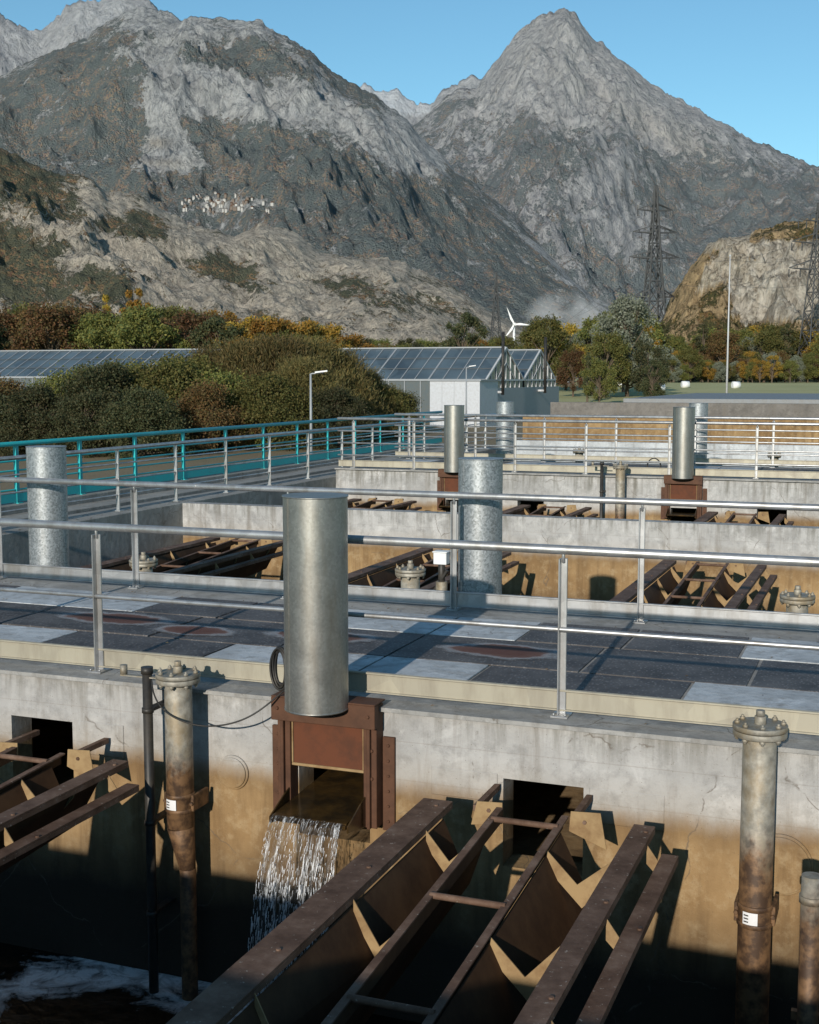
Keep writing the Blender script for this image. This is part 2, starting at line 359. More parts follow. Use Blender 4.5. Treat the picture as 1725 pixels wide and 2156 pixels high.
sluice(-3.73,8.2); sluice(-9.3,Y2,.2); sluice(-4.25,Y2,.2)
# ------------------------------------------------------------------ waterfall
def wfall():
    t=NT('falling_water');p=t.pos()
    n=t.noise(t.map(p,(42,6,1.4)),1.0,7,.72);n2=t.noise(t.map(p,(110,20,8)),1.0,5,.65)
    k=t.math('MULTIPLY',t.ramp(n,[(.47,0),(.60,1)]),t.ramp(n2,[(.45,.1),(.58,1)]))
    c=t.mix(k,(.02,.019,.018),(.85,.88,.9))
    return t.finish(t.pbsdf(c,.12,0,t.bump(n,.8,.03),Alpha=t.math('ADD',t.math('MULTIPLY',k,.6),.28)))
mb=MB()
def fall(sx,t,dv=1):
    v=.72*dv; tt=math.sqrt(2*t/9.81); return (sx*(1+.05*t),7.76-v*tt*1.0,-.735-t)
XW=-3.73
nx,nz=60,40;vs=[];fs=[]
for j in range(nz+1):
    for i in range(nx+1):
        x=-.275+.55*i/nx; q=fall(x,1.57*(j/nz)**1.3,1+.25*noise.noise((x*14,j*.02,3)))
        vs.append((q[0]+XW,q[1]+.03*noise.noise((x*30,j*.1,0)),q[2]))
for j in range(nz):
    for i in range(nx): a=j*(nx+1)+i; fs.append((a,a+1,a+nx+2,a+nx+1))
mb._a(vs,fs,0,True)
# smooth glassy layer on the sill before it breaks
for i in range(8): pass
for k in range(2600):
    x=random.uniform(-.28,.28);x+=.022*math.sin(x*60);t0=random.random()**.85*1.45;ln=random.uniform(.008,.06)*(0.4+t0);dv=random.uniform(.80,1.32)
    w=random.uniform(.0010,.0030)
    pts=[fall(x,t0+ln*q/2,dv) for q in range(3)]
    for q in range(2):
        a,b=Vector(pts[q]),Vector(pts[q+1]); a.x+=XW;b.x+=XW
        mb.cyl(a,b,w*(1-.35*q),w*(.65-.35*q)+.0004,4,1,cap=False)
tw=NT('water_droplets'); Mdrop=tw.finish(tw.pbsdf((.75,.78,.81),.15,0,None))
mb.obj('waterfall',[wfall(),Mdrop])
# ------------------------------------------------------------------ flanged pipes
def flanged_pipe(x,y,zt,r=.1,zb=-2.8,bend=False,label=False):
    mb=MB(); 
    mb.cyl((x,y,zt-.07),(x,y,zt-.035),r*1.6,n=40); mb.cyl((x,y,zt-.03),(x,y,zt+.0),r*1.62,n=40)
    mb.cyl((x,y,zt),(x,y,zt+.05),r*.35,n=16); mb.cyl((x,y,zt+.05),(x,y,zt+.085),r*.28,n=6)
    for k in range(8):
        a=k*math.pi/4+.2;bx,by=x+math.cos(a)*r*1.35,y+math.sin(a)*r*1.35
        mb.cyl((bx,by,zt-.10),(bx,by,zt+.03),.010,n=6); mb.cyl((bx,by,zt),(bx,by,zt+.018),.018,n=6); mb.cyl((bx,by,zt-.09),(bx,by,zt-.07),.018,n=6)
    if bend:
        mb.cyl((x,y,zt-.07),(x,y,-.98),r,n=32); mb.cyl((x,y,-.98),(x+.04,y+.02,-1.3),r,r*.6,n=32); mb.cyl((x+.04,y+.02,-1.3),(x+.04,y+.02,zb),r*.6,n=24)
    else: mb.cyl((x,y,zt-.07),(x,y,zb),r,n=32)
    zc=-.86 if bend else -1.02
    for dz in(0,.11): mb.cyl((x,y,zc+dz),(x,y,zc+dz+.03),r+.008,n=32)
    for s in(-1,1): mb.box(x+s*(r+.01)-.012,x+s*(r+.01)+.012,y-.02,y+.2,zc+.01,zc+.13); mb.cyl((x+s*(r+.01),y-.04,zc+.07),(x+s*(r+.01),y-.02,zc+.07),.015,n=6)
    if label: 
        def lab(a0,a1,z0,z1,off,m):
            vs=[];n=6
            for k in range(n+1):
                a=a0+(a1-a0)*k/n
                for z in(z0,z1): vs.append((x+math.cos(a)*(r+off),y+math.sin(a)*(r+off),z))
            mb._a(vs,[(2*k,2*k+2,2*k+3,2*k+1) for k in range(n)],m)
        b=-math.pi/2-.15
        lab(b-.45,b+.4,zc+.032,zc+.108,.009,1)
        for k in range(3): lab(b-.38,b-.1,zc+.045+.02*k,zc+.053+.02*k,.0105,2)
    return mb.obj('flanged_pipe',[M_pipe,M_white,M_dark],None,.003)
flanged_pipe(-4.84,7.92,.17,.1,bend=True,label=True)
flanged_pipe(-.73,7.78,.23,.1,label=True)
for x,z in((-8.0,.24),(-4.75,.31),(-.86,.27)): flanged_pipe(x,12.4,z)
flanged_pipe(-5.55,Y2-.3,.45); flanged_pipe(-7.5,Y2+4.1,.5); flanged_pipe(-2.8,Y2+4.1,.5)
def pole(x,y,zt):
    mb=MB(); mb.cyl((x,y,-2.6),(x,y,zt),.036,n=20); mb.cyl((x,y,zt),(x,y,zt+.05),.045,n=16)
    for z in(-.15,-1.0,-1.7): mb.cyl((x,y,z),(x,y,z+.035),.045,n=16); mb.box(x-.03,x+.03,y-.02,y+.28,z+.005,z+.03)
    mb.box(x-.22,x+.02,y-.02,y+.02,zt-.03,zt-.02,1); mb.box(x+.02,x+.16,y-.02,y+.02,zt-.03,zt-.02,1);mb.cyl((x-.2,y,zt-.02),(x-.2,y,zt+.05),.028,n=8,m=1)
    mb.obj('level_sensor_pole',[M_dark,M_pipe])
pole(-5.1,7.92,.14); pole(-5.95,Y2-.3,.45)
def cable(name,pts,r=.008):
    cu=bpy.data.curves.new(name,'CURVE');cu.dimensions='3D';cu.bevel_depth=r;cu.bevel_resolution=2
    sp=cu.splines.new('NURBS');sp.points.add(len(pts)-1)
    for q,p in zip(sp.points,pts): q.co=(*p,1)
    sp.use_endpoint_u=True;sp.order_u=4
    cu.materials.append(M_dark);o=bpy.data.objects.new(name,cu);COL.objects.link(o)
cable('cable',[(-5.05,7.9,.1),(-4.98,7.8,-.05),(-4.75,7.78,-.16),(-4.5,7.8,-.18),(-4.2,7.85,-.1),(-4.05,7.95,.06),(-4.0,8.05,.12)],.006)
rc_=random.Random(9)
coil=[(-4.07+(.075+.02*math.sin(k*.21))*math.cos(k*.62),8.02+.0006*k-.03*math.cos(k*.62),.24+(.145+.02*math.sin(k*.17))*math.sin(k*.62)+rc_.uniform(-.004,.004)) for k in range(70)]
cable('cable_coil',coil,.008)
coil=[(-4.95+.15*math.cos(k*.62),Y2+.3,Z2+.2+.18*math.sin(k*.62)) for k in range(44)]
cable('cable_coil',coil,.012)
mb=MB(); x,y=-4.35,12.25
mb.box(x-.07,x+.07,y-.06,y+.06,.40,.52,0); mb.box(x-.08,x+.08,y-.07,y+.07,.52,.535,0);mb.cyl((x,y,.2),(x,y,.4),.035,n=16,m=1); mb.cyl((x,y,-.6),(x,y,.22),.06,n=16,m=2); mb.beam((x-.09,y,.1),(x+.07,y-.02,.34),.04,.03,1);mb.box(x-.1,x+.1,y-.05,y+.05,.0,.03,1)
mb.obj('valve_actuator',[M_white,M_dark,M_pipe],None,.006)
for x,z,r in((-4.55,-.62,.13),(-.62,-.78,.2)):
    mb=MB();mb.cyl((x,8.18,z),(x,8.2,z),r,n=40);mb.cyl((x,8.165,z),(x,8.181,z),r-.015,n=40);mb.obj('wall_pipe_cap',[M_conc],None,.003)
mb=MB(); mb.cyl((-.36,6.95,-2.7),(-.36,6.95,-.35),.055,n=24); mb.cyl((-.36,6.95,-.5),(-.36,6.95,-.46),.065,n=24);mb.cyl((-.27,7.05,-2.7),(-.27,7.05,-.05),.03,n=16);mb.box(-.45,-.2,7.0,7.04,-1.2,-1.15);mb.obj('vertical_drain_pipe',[M_pipe])
# ------------------------------------------------------------------ flume / launder frames
def flume(x,yend,length,z=-.45,slope=.055):
    y1=yend;y0=yend-length;mb=MB();zs=z-slope*length
    CX,DX,EX=.85,1.35,1.53
    def plank(xc,w,zz,yy1=y1,drop=.10):
        mb.beam((xc,y0,zz),(xc,yy1,zz),w,.014,0)
        mb.box(xc-w/2,xc-w/2+.012,y0,yy1-.002,zz-drop,zz-.009)
        mb.box(xc+w/2-.012,xc+w/2,y0,yy1-.002,zz-.04,zz-.009)
        k=y0+.3
        while k<yy1: mb.cyl((xc+.03,k,zz),(xc+.03,k,zz+.016),.014,n=6); k+=1.12
    plank(x,.20,z,y1,.13)
    plank(x+DX,.13,z-.0,y1,.09)
    plank(x+EX,.10,z-.12,y1-.12,.07)
    for xb in(.42,CX):
        s=1 if xb<.6 else -1
        mb.beam((x+xb,y0,zs),(x+xb,y1,z),.045,.012,0); mb.beam((x+xb+s*.018,y0,zs-.04),(x+xb+s*.018,y1,z-.04),.009,.08,1)
    def sheet(xa,za0,za1,xb,zb0,zb1):
        mb.prism([(x+xa,y0,za0),(x+xb,y0,zb0),(x+xb,y1-.15,zb1),(x+xa,y1-.15,za1)],(0,0,-.006),1)
    zb=z-.46
    sheet(.09,z-.06,z-.06,.27,zb-slope*length,zb); sheet(.27,zb-slope*length,zb,.41,zs-.05,z-.05)
    sheet(CX+.01,zs-.05,z-.05,1.06,zb-slope*length,zb); sheet(1.06,zb-slope*length,zb,DX-.05,z-.05,z-.05)
    yy=y1-.5
    while yy>y0:
        zc=z-slope*(y1-yy)
        mb.prism([(x+.10,yy,z-.02),(x+.25,yy,zc-.17),(x+.415,yy,zc-.01),(x+.415,yy,zc-.11),(x+.27,yy,zc-.31),(x+.10,yy,z-.12)],(0,.008,0),2)
        mb.prism([(x+CX+.01,yy,zc-.01),(x+1.05,yy,zc-.20),(x+DX-.05,yy,z-.02),(x+DX-.05,yy,z-.12),(x+1.08,yy,zc-.34),(x+CX+.01,yy,zc-.12)],(0,.008,0),2)
        mb.prism([(x+DX+.06,yy+.25,z-.02),(x+EX-.04,yy+.25,z-.13),(x+EX-.04,yy+.25,z-.22),(x+DX+.06,yy+.25,z-.14)],(0,.008,0),2)
        yy-=1.12
    mb.prism([(x+.26,y1+.02,z+.02),(x+.43,y1+.02,z+.03),(x+.43,y1+.02,z-.11),(x+.22,y1+.02,z-.14)],(0,.008,0),2)
    mb.prism([(x+CX+.03,y1+.02,z+.03),(x+CX+.22,y1+.02,z+.04),(x+CX+.26,y1+.02,z-.19),(x+CX+.02,y1+.02,z-.10)],(0,.008,0),2)
    for xb in(.25,CX+.04): mb.beam((x+xb,y1+.03,z-.03),(x+xb,y1+.5,z-.03),.04,.04,0)
    for xb in(.34,CX+.12): mb.cyl((x+xb,y1+.01,z-.03),(x+xb,y1+.02,z-.03),.014,n=6)
    yy=y1-.18
    while yy>y0:
        zc=z-slope*(y1-yy)
        mb.cyl((x+.42,yy,zc),(x+CX,yy,zc),.019,n=12); yy-=1.12
    return mb.obj('steel_flume_frame',[M_plank,M_sheet,M_gus],None,.002)
for x in(-2.74,-6.52,1.1): flume(x,7.66,4.9)
for x in(-11.0,-7.1,-3.2,.7): flume(x,19.3,4.2)
for x in(-11.3,-7.4,-3.5,.4): flume(x,26.2,4.2,-.40)

# ------------------------------------------------------------------ ground, field
gz=-1.0
def gzf(d): return gz+2.2*min(1,max(0,(d-130)/120.))
def groundmat():
    t=NT('dry_grass_ground');p=t.pos()
    n=t.noise(p,.12,8,.6);n2=t.noise(p,3,8,.7)
    c=t.ramp(n,[(.3,(.15,.105,.055)),(.5,(.19,.14,.07)),(.7,(.13,.12,.045))])
    c=t.mix(t.math('MULTIPLY',n2,.5),c,(.22,.17,.10))
    return t.finish(t.pbsdf(c,.95,0,t.bump(n2,.6,.1)))
gx=[-14000,-15.75,XR+.3,14000];gy=[-3000,-6,43.4,14000];mb=MB()
for i in range(3):
    for j in range(3):
        if i==1 and j==1: continue
        mb._a([(gx[i],gy[j],gz),(gx[i+1],gy[j],gz),(gx[i+1],gy[j+1],gz),(gx[i],gy[j+1],gz)],[(0,1,2,3)],0)
mb.obj('ground',[groundmat()])
t=NT('meadow_grass');p=t.pos();n=t.noise(p,.05,8,.6);n2=t.noise(t.map(p,(.3,3,1)),.5,6,.6)
Mfield=t.finish(t.pbsdf(t.mix(t.math('MULTIPLY',n2,.5),t.ramp(n,[(.35,(.33,.32,.14)),(.65,(.45,.42,.20))]),(.25,.26,.10)),.95))
mb=MB(); ds=[128,160,200,250,400,960]
for a,b in zip(ds[:-1],ds[1:]):
    za=gzf(a) if a>130 else gz-.1; q=[site(-500,a,za),site(700,a,za),site(700,b,gzf(b)),site(-500,b,gzf(b))]
    mb._a(q,[(0,1,2,3)],0)
mb.obj('meadow',[Mfield])
for u,dd in((1190,225),(1303,222),(1388,196),(1440,215),(1546,212)):
    l=(u-862)/2700*dd; X,Y=site(l,dd); mb=MB(); mb.cyl((-.6,0,.55),(.6,0,.55),.58,n=20); mb.cyl((-.66,0,.55),(-.6,0,.55),.46,.56,n=20);mb.cyl((.6,0,.55),(.66,0,.55),.56,.46,n=20)
    o=mb.obj('wrapped_hay_bale',[M_white]);o.location=(X,Y,gzf(dd)-.03);o.rotation_euler=(0,0,random.uniform(.2,.6))

# ------------------------------------------------------------------ greenhouses
def glassmat():
    t=NT('greenhouse_glass');p=t.pos();n=t.noise(p,.35,5,.6)
    b=t.n('ShaderNodeTexVoronoi',{'Vector':t.map(p,(.8,.4,.4)),'Scale':1.}).outputs['Color']
    g=t.n('ShaderNodeSeparateColor',{0:b}).outputs[0]
    c=t.mix(t.ramp(n,[(.35,0),(.65,1)]),(.035,.05,.062),(.08,.11,.13))
    c=t.mix(t.math('MULTIPLY',g,.35),c,(.14,.19,.22))
    return t.finish(t.pbsdf(c,.3,.0))
M_glass=glassmat()
M_sideg=paint('greenhouse_side_glass',(.09,.11,.12),.25,.3)
def greenhouse(name,X1,Y1,L,W,spans,ze,zr):
    mb=MB()
    for s in range(spans):
        ya=Y1+s*W;yb=ya+W;ym=(ya+yb)/2
        mb._a([(X1-L,ya,ze),(X1,ya,ze),(X1,ym,zr),(X1-L,ym,zr)],[(0,1,2,3)],0)
        mb._a([(X1-L,yb,ze),(X1,yb,ze),(X1,ym,zr),(X1-L,ym,zr)],[(3,2,1,0)],0)
        for X in(X1,X1-L):
            mb._a([(X,ya,gz),(X,yb,gz),(X,yb,ze),(X,ym,zr),(X,ya,ze)],[(0,1,2,3,4)] if X==X1 else [(4,3,2,1,0)],2)
        n=int(L/1.1)
        for k in range(n+1):
            xx=X1-k*L/n
            for yy in(ya,yb): mb.beam((xx,yy,ze+.03),(xx,ym,zr+.03),.07 if k%4 else .14,.05,1)
        for f in(.33,.66):
            mb.beam((X1-L,ya+W*.5*f,ze+(zr-ze)*f+.05),(X1,ya+W*.5*f,ze+(zr-ze)*f+.05),.07,.04,5)
        mb.beam((X1-L,ym,zr+.05),(X1,ym,zr+.05),.15,.1,1); mb.beam((X1-L,ya-.03,ze),(X1,ya-.03,ze),.15,.14,1)
        for k in range(9):
            yy=ya+W*k/8; zz=ze+(zr-ze)*(1-abs(yy-ym)/(W/2)); mb.beam((X1+.03,yy,gz),(X1+.03,yy,zz),.08,.08,3)
        mb.beam((X1+.04,ya,ze),(X1+.04,ym,zr),.12,.14,3);mb.beam((X1+.04,yb,ze),(X1+.04,ym,zr),.12,.14,3);mb.beam((X1+.04,ya,ze-.02),(X1+.04,yb,ze-.02),.1,.12,3)
        mb.beam((X1+.05,ya+W*.25,ze),(X1+.05,ym,ze+(zr-ze)*.55),.06,.06,3);mb.beam((X1+.05,yb-W*.25,ze),(X1+.05,ym,ze+(zr-ze)*.55),.06,.06,3)
    n=int(L/1.25)
    for k in range(n+1): mb.box(X1-k*L/n-.03,X1-k*L/n+.03,Y1-.06,Y1-.01,gz,ze-.08,1)
    mb._a([(X1-L,Y1,gz),(X1,Y1,gz),(X1,Y1,ze),(X1-L,Y1,ze)],[(0,1,2,3)],2)
    if name=='greenhouse':
        for yy in(Y1+1.0,Y1+W+3):
            mb.cyl((X1+1.0,yy,1.0),(X1+1.0,yy,5.6),.12,n=10,m=4); mb.cyl((X1,yy,1.2),(X1+1.0,yy,1.2),.1,n=8,m=3)
        mb.box(X1+.1,X1+.4,Y1,Y1+2*W,gz,1.5,1)
    return mb.obj(name,[M_glass,M_grey,M_sideg,paint('off_white_frame',(.5,.51,.52),.5,.3),M_dark,paint('dark_frame',(.06,.07,.08),.5,.2)])
greenhouse('greenhouse',-28.7,90.4,46,10,2,2.1,4.55)
gX,gY=site(-19,104); greenhouse('glasshouse_block',gX,gY,90,10,2,2.3,4.6)
X,Y=site(1.55,86); mb=MB(); mb.box(X-.2,X+3.3,Y,Y+4,gz,2.05,0); mb.box(X-.3,X+3.4,Y-.1,Y+4.1,2.05,2.15,1)
for k in range(1,4): mb.box(X-.2+k*.85,X-.18+k*.85,Y-.01,Y,gz,2.05,1)
mb.obj('white_utility_building',[paint('pale_cladding',(.46,.48,.51),.5,.2),M_grey])
# ------------------------------------------------------------------ lamps, mast, turbine, pylons
def lamp(u,d,zt,arm=.75):
    X,Y=site((u-862)/2700*d,d);mb=MB()
    mb.cyl((0,0,gz),(0,0,zt),.06,.035,n=12); c,s=math.cos(YAW),math.sin(YAW)
    mb.beam((0,0,zt),(arm*c,arm*s,zt+.05),.05,.04); mb.beam((arm*.35*c,arm*.35*s,zt+.05),(arm*c*1.3,arm*s*1.3,zt+.10),.2,.05,1); mb.cyl((0,0,gz),(0,0,gz+.3),.09,n=12)
    o=mb.obj('street_lamp',[M_grey,M_white]);o.location=(X,Y,0)
lamp(655,45,2.42,.45); lamp(981,72,2.85,.4)
X,Y=site((1527-862)/2700*110,110);mb=MB();mb.cyl((X,Y,gz),(X,Y,12.4),.10,.045,n=12);mb.cyl((X,Y,12.4),(X,Y,12.6),.09,n=10);mb.obj('tall_mast',[paint('mast_paint',(.45,.46,.47),.5,.1)])
X,Y=site((1080-862)/2700*880,880);mb=MB();Hh=38;mb.cyl((0,0,gz),(0,0,Hh),1.3,.7,n=16);mb.beam((0,3,Hh),(0,-2.2,Hh),2.0,2.0)
for a in(20,140,262):
    a=R(a+95);dx,dz=math.cos(a),math.sin(a)
    mb.prism([(dx*.8-dz*.5,-2.6,Hh+dz*.8+dx*.5),(dx*.8+dz*.5,-2.6,Hh+dz*.8-dx*.5),(dx*13+dz*.15,-2.6,Hh+dz*13-dx*.15),(dx*4-dz*1.1,-2.6,Hh+dz*4+dx*1.1)],(0,.35,0))
mb.cyl((0,-3,Hh),(0,-2.2,Hh),.6,1.0,n=12)
o=mb.obj('wind_turbine',[M_white]);o.location=(X,Y,0);o.rotation_euler=(0,0,YAW)
M_pyl=paint('pylon_steel',(.045,.05,.055),.7,.2)
def pylon(u,d,zt,wb,arms,th,zb=gz):
    X,Y=site((u-862)/2700*d,d);mb=MB();H=zt-zb
    def hw(z): 
        f=(z-zb)/H; return wb/2*(1-f)**1.1+.3
    n=11;zs=[zb+H*(1-(1-k/n)**1.25) for k in range(n+1)]
    c=[(-1,-1),(1,-1),(1,1),(-1,1)]
    for k in range(n):
        a,b=zs[k],zs[k+1];wa,wb_=hw(a),hw(b)
        for i in range(4):
            p,q=c[i],c[(i+1)%4]
            mb.beam((p[0]*wa,p[1]*wa,a),(p[0]*wb_,p[1]*wb_,b),th,th)
            mb.beam((p[0]*wa,p[1]*wa,a),(q[0]*wb_,q[1]*wb_,b),th*.6,th*.6);mb.beam((q[0]*wa,q[1]*wa,a),(p[0]*wb_,p[1]*wb_,b),th*.6,th*.6)
            mb.beam((p[0]*wb_,p[1]*wb_,b),(q[0]*wb_,q[1]*wb_,b),th*.6,th*.6)
    for z,w in arms:
        for s in(-1,1):
            for yy in(-1,1):
                h=hw(z);mb.beam((s*h,yy*h,z),(s*w,0,z+.3),th*.8,th*.8);mb.beam((s*h,yy*h,z+2.2),(s*w,0,z+.3),th*.7,th*.7)
            for f in(.35,.65): mb.beam((s*(h+(w-h)*f),0,z),(s*(h+(w-h)*f),0,z+2.2*(1-f)),th*.5,th*.5)
            mb.cyl((s*w,0,z),(s*w,0,z-1.8),.15,n=6); mb.cyl((s*w*.6,0,z),(s*w*.6,0,z-1.8),.15,n=6)
    o=mb.obj('electricity_pylon',[M_pyl]);o.location=(X,Y,0);o.rotation_euler=(0,0,YAW+.2);return X,Y
p1=pylon(1370,420,63.5,8.5,[(55.5,6),(48.5,7.5),(40.5,8.5),(28,7)],.42)
p2=pylon(1708,300,42,6,[(38,5),(33,6.5),(27,7)],.24)
pylon(1042,1050,86,12,[(74,9),(64,12)],.6)
cu=bpy.data.curves.new('power_lines','CURVE');cu.dimensions='3D';cu.bevel_depth=.04
def line(a,b,sag):
    sp=cu.splines.new('POLY');n=24;sp.points.add(n)
    for k in range(n+1):
        f=k/n;p=Vector(a).lerp(Vector(b),f);p.z-=sag*4*f*(1-f);sp.points[k].co=(*p,1)
for h,w,h2 in((53.5,6,37),(46.5,7.5,32),(38.5,8.5,26)):
    for s in(-1,1):
        o=Vector((math.cos(YAW+.2),math.sin(YAW+.2),0))*w*s
        line(Vector((*p1,h))+o,Vector((*p2,h2))+o,5); line(Vector((*p1,h))+o,Vector((*site(70,1050),h+25))+o,25)
cu.materials.append(M_pyl);COL.objects.link(bpy.data.objects.new('power_lines',cu))

# ------------------------------------------------------------------ mountains
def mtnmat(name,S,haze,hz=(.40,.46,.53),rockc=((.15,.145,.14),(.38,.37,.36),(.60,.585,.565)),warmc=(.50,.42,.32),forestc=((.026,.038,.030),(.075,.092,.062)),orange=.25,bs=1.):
    t=NT(name);p=t.pos()
    at=t.n('ShaderNodeAttribute',attribute_name='paint'); sp=t.n('ShaderNodeSeparateColor',{0:at.outputs['Color']})
    fo,wa,sn=sp.outputs[0],sp.outputs[1],sp.outputs[2]
    big=t.noise(t.map(p,(1,1,.6)),1/(S*26),9,.66,.6);mid=t.noise(p,1/(S*6),10,.72,.3);fine=t.noise(p,1/(S*1.0),5,.75)
    k=t.math('ADD',fo,t.math('MULTIPLY',t.math('SUBTRACT',big,.5),2.4))
    k=t.math('ADD',k,t.math('MULTIPLY',t.math('SUBTRACT',mid,.5),2.4))
    k=t.math('ADD',k,t.math('MULTIPLY',t.math('SUBTRACT',fine,.5),1.8))
    mask=t.ramp(k,[(.45,0),(.55,1)])
    rk=t.noise(t.map(p,(1,1,.6)),1/(S*3.5),12,.78,.6)
    rb=t.noise(t.map(p,(1,1,.4)),1/(S*16),10,.70,.8)
    rc=t.ramp(rk,[(.41,rockc[0]),(.48,rockc[1]),(.58,rockc[2])])
    rc=t.mix(t.math('MULTIPLY',t.ramp(rb,[(.36,1),(.50,0)]),.55),rc,tuple(x*1.1 for x in rockc[0]))
    wm=t.mix(t.ramp(rk,[(.40,0),(.54,1)]),tuple(x*.40 for x in warmc),warmc)
    wm=t.mix(t.math('MULTIPLY',t.ramp(rb,[(.36,1),(.50,0)]),.5),wm,tuple(x*.45 for x in warmc))
    rc=t.mix(wa,rc,wm)
    v=t.n('ShaderNodeTexVoronoi',{'Vector':p,'Scale':1/(S*.8)})
    vc=t.n('ShaderNodeSeparateColor',{0:v.outputs['Color']})
    fc=t.mix(t.ramp(t.noise(p,1/(S*1.2),6,.78),[(.38,0),(.62,1)]),forestc[0],forestc[1])
    au=t.math('MULTIPLY',t.ramp(vc.outputs[1],[(.4,0),(.5,1)]),t.math('MULTIPLY',t.ramp(t.noise(p,1/(S*9),9,.74),[(.48,0),(.60,1)]),orange*2.4))
    fc=t.mix(au,fc,t.mix(vc.outputs[0],(.21,.095,.045),(.30,.20,.07)))
    c=t.mix(mask,rc,fc)
    c=t.mix(sn,c,(.75,.77,.8))
    c=t.mix(haze,c,hz)  # aerial haze painted into the base colour, set per mountain layer
    hh=t.math('ADD',t.math('ADD',rk,t.math('MULTIPLY',rb,2.0)),t.math('MULTIPLY',t.math('MULTIPLY',mask,v.outputs['Distance']),-.3))
    return t.finish(t.pbsdf(c,.95,0,t.bump(hh,1.0,S*3.4*bs),**{'Specular IOR Level':.1}))
def interp(prof,u):
    us=[p[0] for p in prof];vs=[p[1] for p in prof];return float(np.interp(u,us,vs))
HOR=794.
def terrain(name,prof,d0,dc,mat,du=4,rows=200,amp=.16,pw=1.1,L=None,seed=0,blobs=(),fbase=None,rough=8,u0=-500,u1=2300,back=.25,zb=-1.0,crest=5,rib=1.0,fineamp=.12,rot=0.,HH=.85):
    nu=int((u1-u0)/du)+1;vs=[];cols=[];L=L or (dc-d0)*.22
    tmax=1+back;cr_,sr_=math.cos(rot),math.sin(rot)
    for i in range(nu):
        u=u0+i*du;a=(u-862)/2700.
        v0=interp(prof,u);dv=crest*(noise.fractal((a*60,seed*3.1,.5),.45,2.1,7))
        for j in range(rows+1):
            t=tmax*j/rows;d=d0+(dc-d0)*t
            H=(HOR-v0-dv*min(1,t)**12)/2700*dc+2.3
            if t<=1: g=t**pw;env=min(1,(1-t)*4+.03)*min(1,t*5)
            else: g=1-(t-1)*1.6;env=.3
            l=a*d
            lx,dy=l*cr_-d*sr_,l*sr_+d*cr_
            q=Vector((lx/L,dy/(L*rib),seed*7.3)); q2=q+Vector((noise.noise(q*.7),noise.noise(q*.7+Vector((9,3,1))),0))*.6
            r=noise.ridged_multi_fractal(q2,HH,2.1,rough,1.0,2.0)-1.1
            r2=noise.ridged_multi_fractal(q*3.7+Vector((5,1,2)),.8,2.2,5,1.0,2.0)-1.1
            z=H*g+amp*H*env*(r*.75+r2*fineamp)
            z=max(z,zb-3)
            vs.append((*site(l,d),z))
            vv=HOR-2700*(z-2.3)/d
            f,w,s=fbase(u,vv,t,r)
            for bl in blobs:
                bu,bv,ru,rv,ch,val=bl[:6];ro=bl[6] if len(bl)>6 else 0
                x=u-bu;y=vv-bv
                if ro: c_,s_=math.cos(ro),math.sin(ro);x,y=x*c_+y*s_,-x*s_+y*c_
                e=(x/ru)**2+(y/rv)**2
                if e<4:
                    k=math.exp(-e*.9)
                    if ch==0:f+=(val-f)*k
                    elif ch==1:w+=(val-w)*k
                    else:s+=(val-s)*k
            cols+= [f,w,s,1.0]
    n=rows+1
    idx=np.arange(nu*n).reshape(nu,n)
    F=np.stack([idx[:-1,:-1],idx[1:,:-1],idx[1:,1:],idx[:-1,1:]],-1).reshape(-1,4)
    me=bpy.data.meshes.new(name);me.from_pydata(vs,[],F.tolist());me.materials.append(mat)
    ca=me.color_attributes.new('paint','FLOAT_COLOR','POINT');ca.data.foreach_set('color',cols)
    me.polygons.foreach_set('use_smooth',[True]*len(F));me.update()
    o=bpy.data.objects.new(name,me);COL.objects.link(o);return o,np.array(vs).reshape(nu,n,3)
P_far=[(-500,120),(-200,80),(0,38),(30,45),(60,72),(100,100),(118,92),(165,50),(200,38),(240,34),(300,24),(335,36),(360,60),(450,150),(600,230),(700,230),(770,200),(790,212),(808,210),(832,205),(858,228),(880,246),(905,240),(925,212),(950,200),(990,176),(1015,188),(1060,230),(1300,330),(2300,480)]
def fb_far(u,v,t,r):
    s=.9 if (740<u<905 and v<262) else (.15 if v<90 and r>.4 else 0)
    return (-1.2,0,s*(1 if r>-.25 else .3))
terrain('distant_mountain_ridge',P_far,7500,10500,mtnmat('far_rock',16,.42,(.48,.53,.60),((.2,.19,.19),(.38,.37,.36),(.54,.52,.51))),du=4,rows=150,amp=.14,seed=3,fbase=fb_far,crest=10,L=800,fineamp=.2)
P_r=[(-500,700),(600,500),(800,370),(862,285),(905,252),(960,205),(1000,205),(1050,135),(1080,105),(1110,86),(1150,66),(1178,48),(1200,66),(1230,100),(1300,152),(1350,193),(1400,222),(1450,248),(1500,275),(1560,308),(1640,343),(1725,366),(1900,430),(2300,560)]
def fb_r(u,v,t,r):
    lim=290+ (u-1170)*.16
    f=.0+.68*max(0,min(1,(v-lim+100)/190))
    if r<-.2:f+=.12
    return (f,.12 if v<300 else .05,0)
bl_r=[(1270,395,45,60,0,.0),(1220,470,90,60,0,.2),(1330,500,60,50,0,.1),(1000,330,60,40,0,.35),(1120,440,70,50,0,.35),(1450,330,200,25,1,.6,.5),(1500,400,120,40,0,.9),(1620,500,100,60,0,.9),(1150,180,110,60,0,-.3),(1070,300,120,40,0,.6,.3),(1180,330,90,35,0,.7)]
terrain('pyramid_mountain',P_r,3600,6600,mtnmat('pyramid_rock',8,.36,(.42,.48,.55),((.14,.13,.13),(.35,.33,.32),(.54,.51,.49)),orange=.5),du=3.5,rows=280,amp=.17,seed=11,fbase=fb_r,blobs=bl_r,crest=6,L=700,rib=1.5,rot=.5,fineamp=.2)
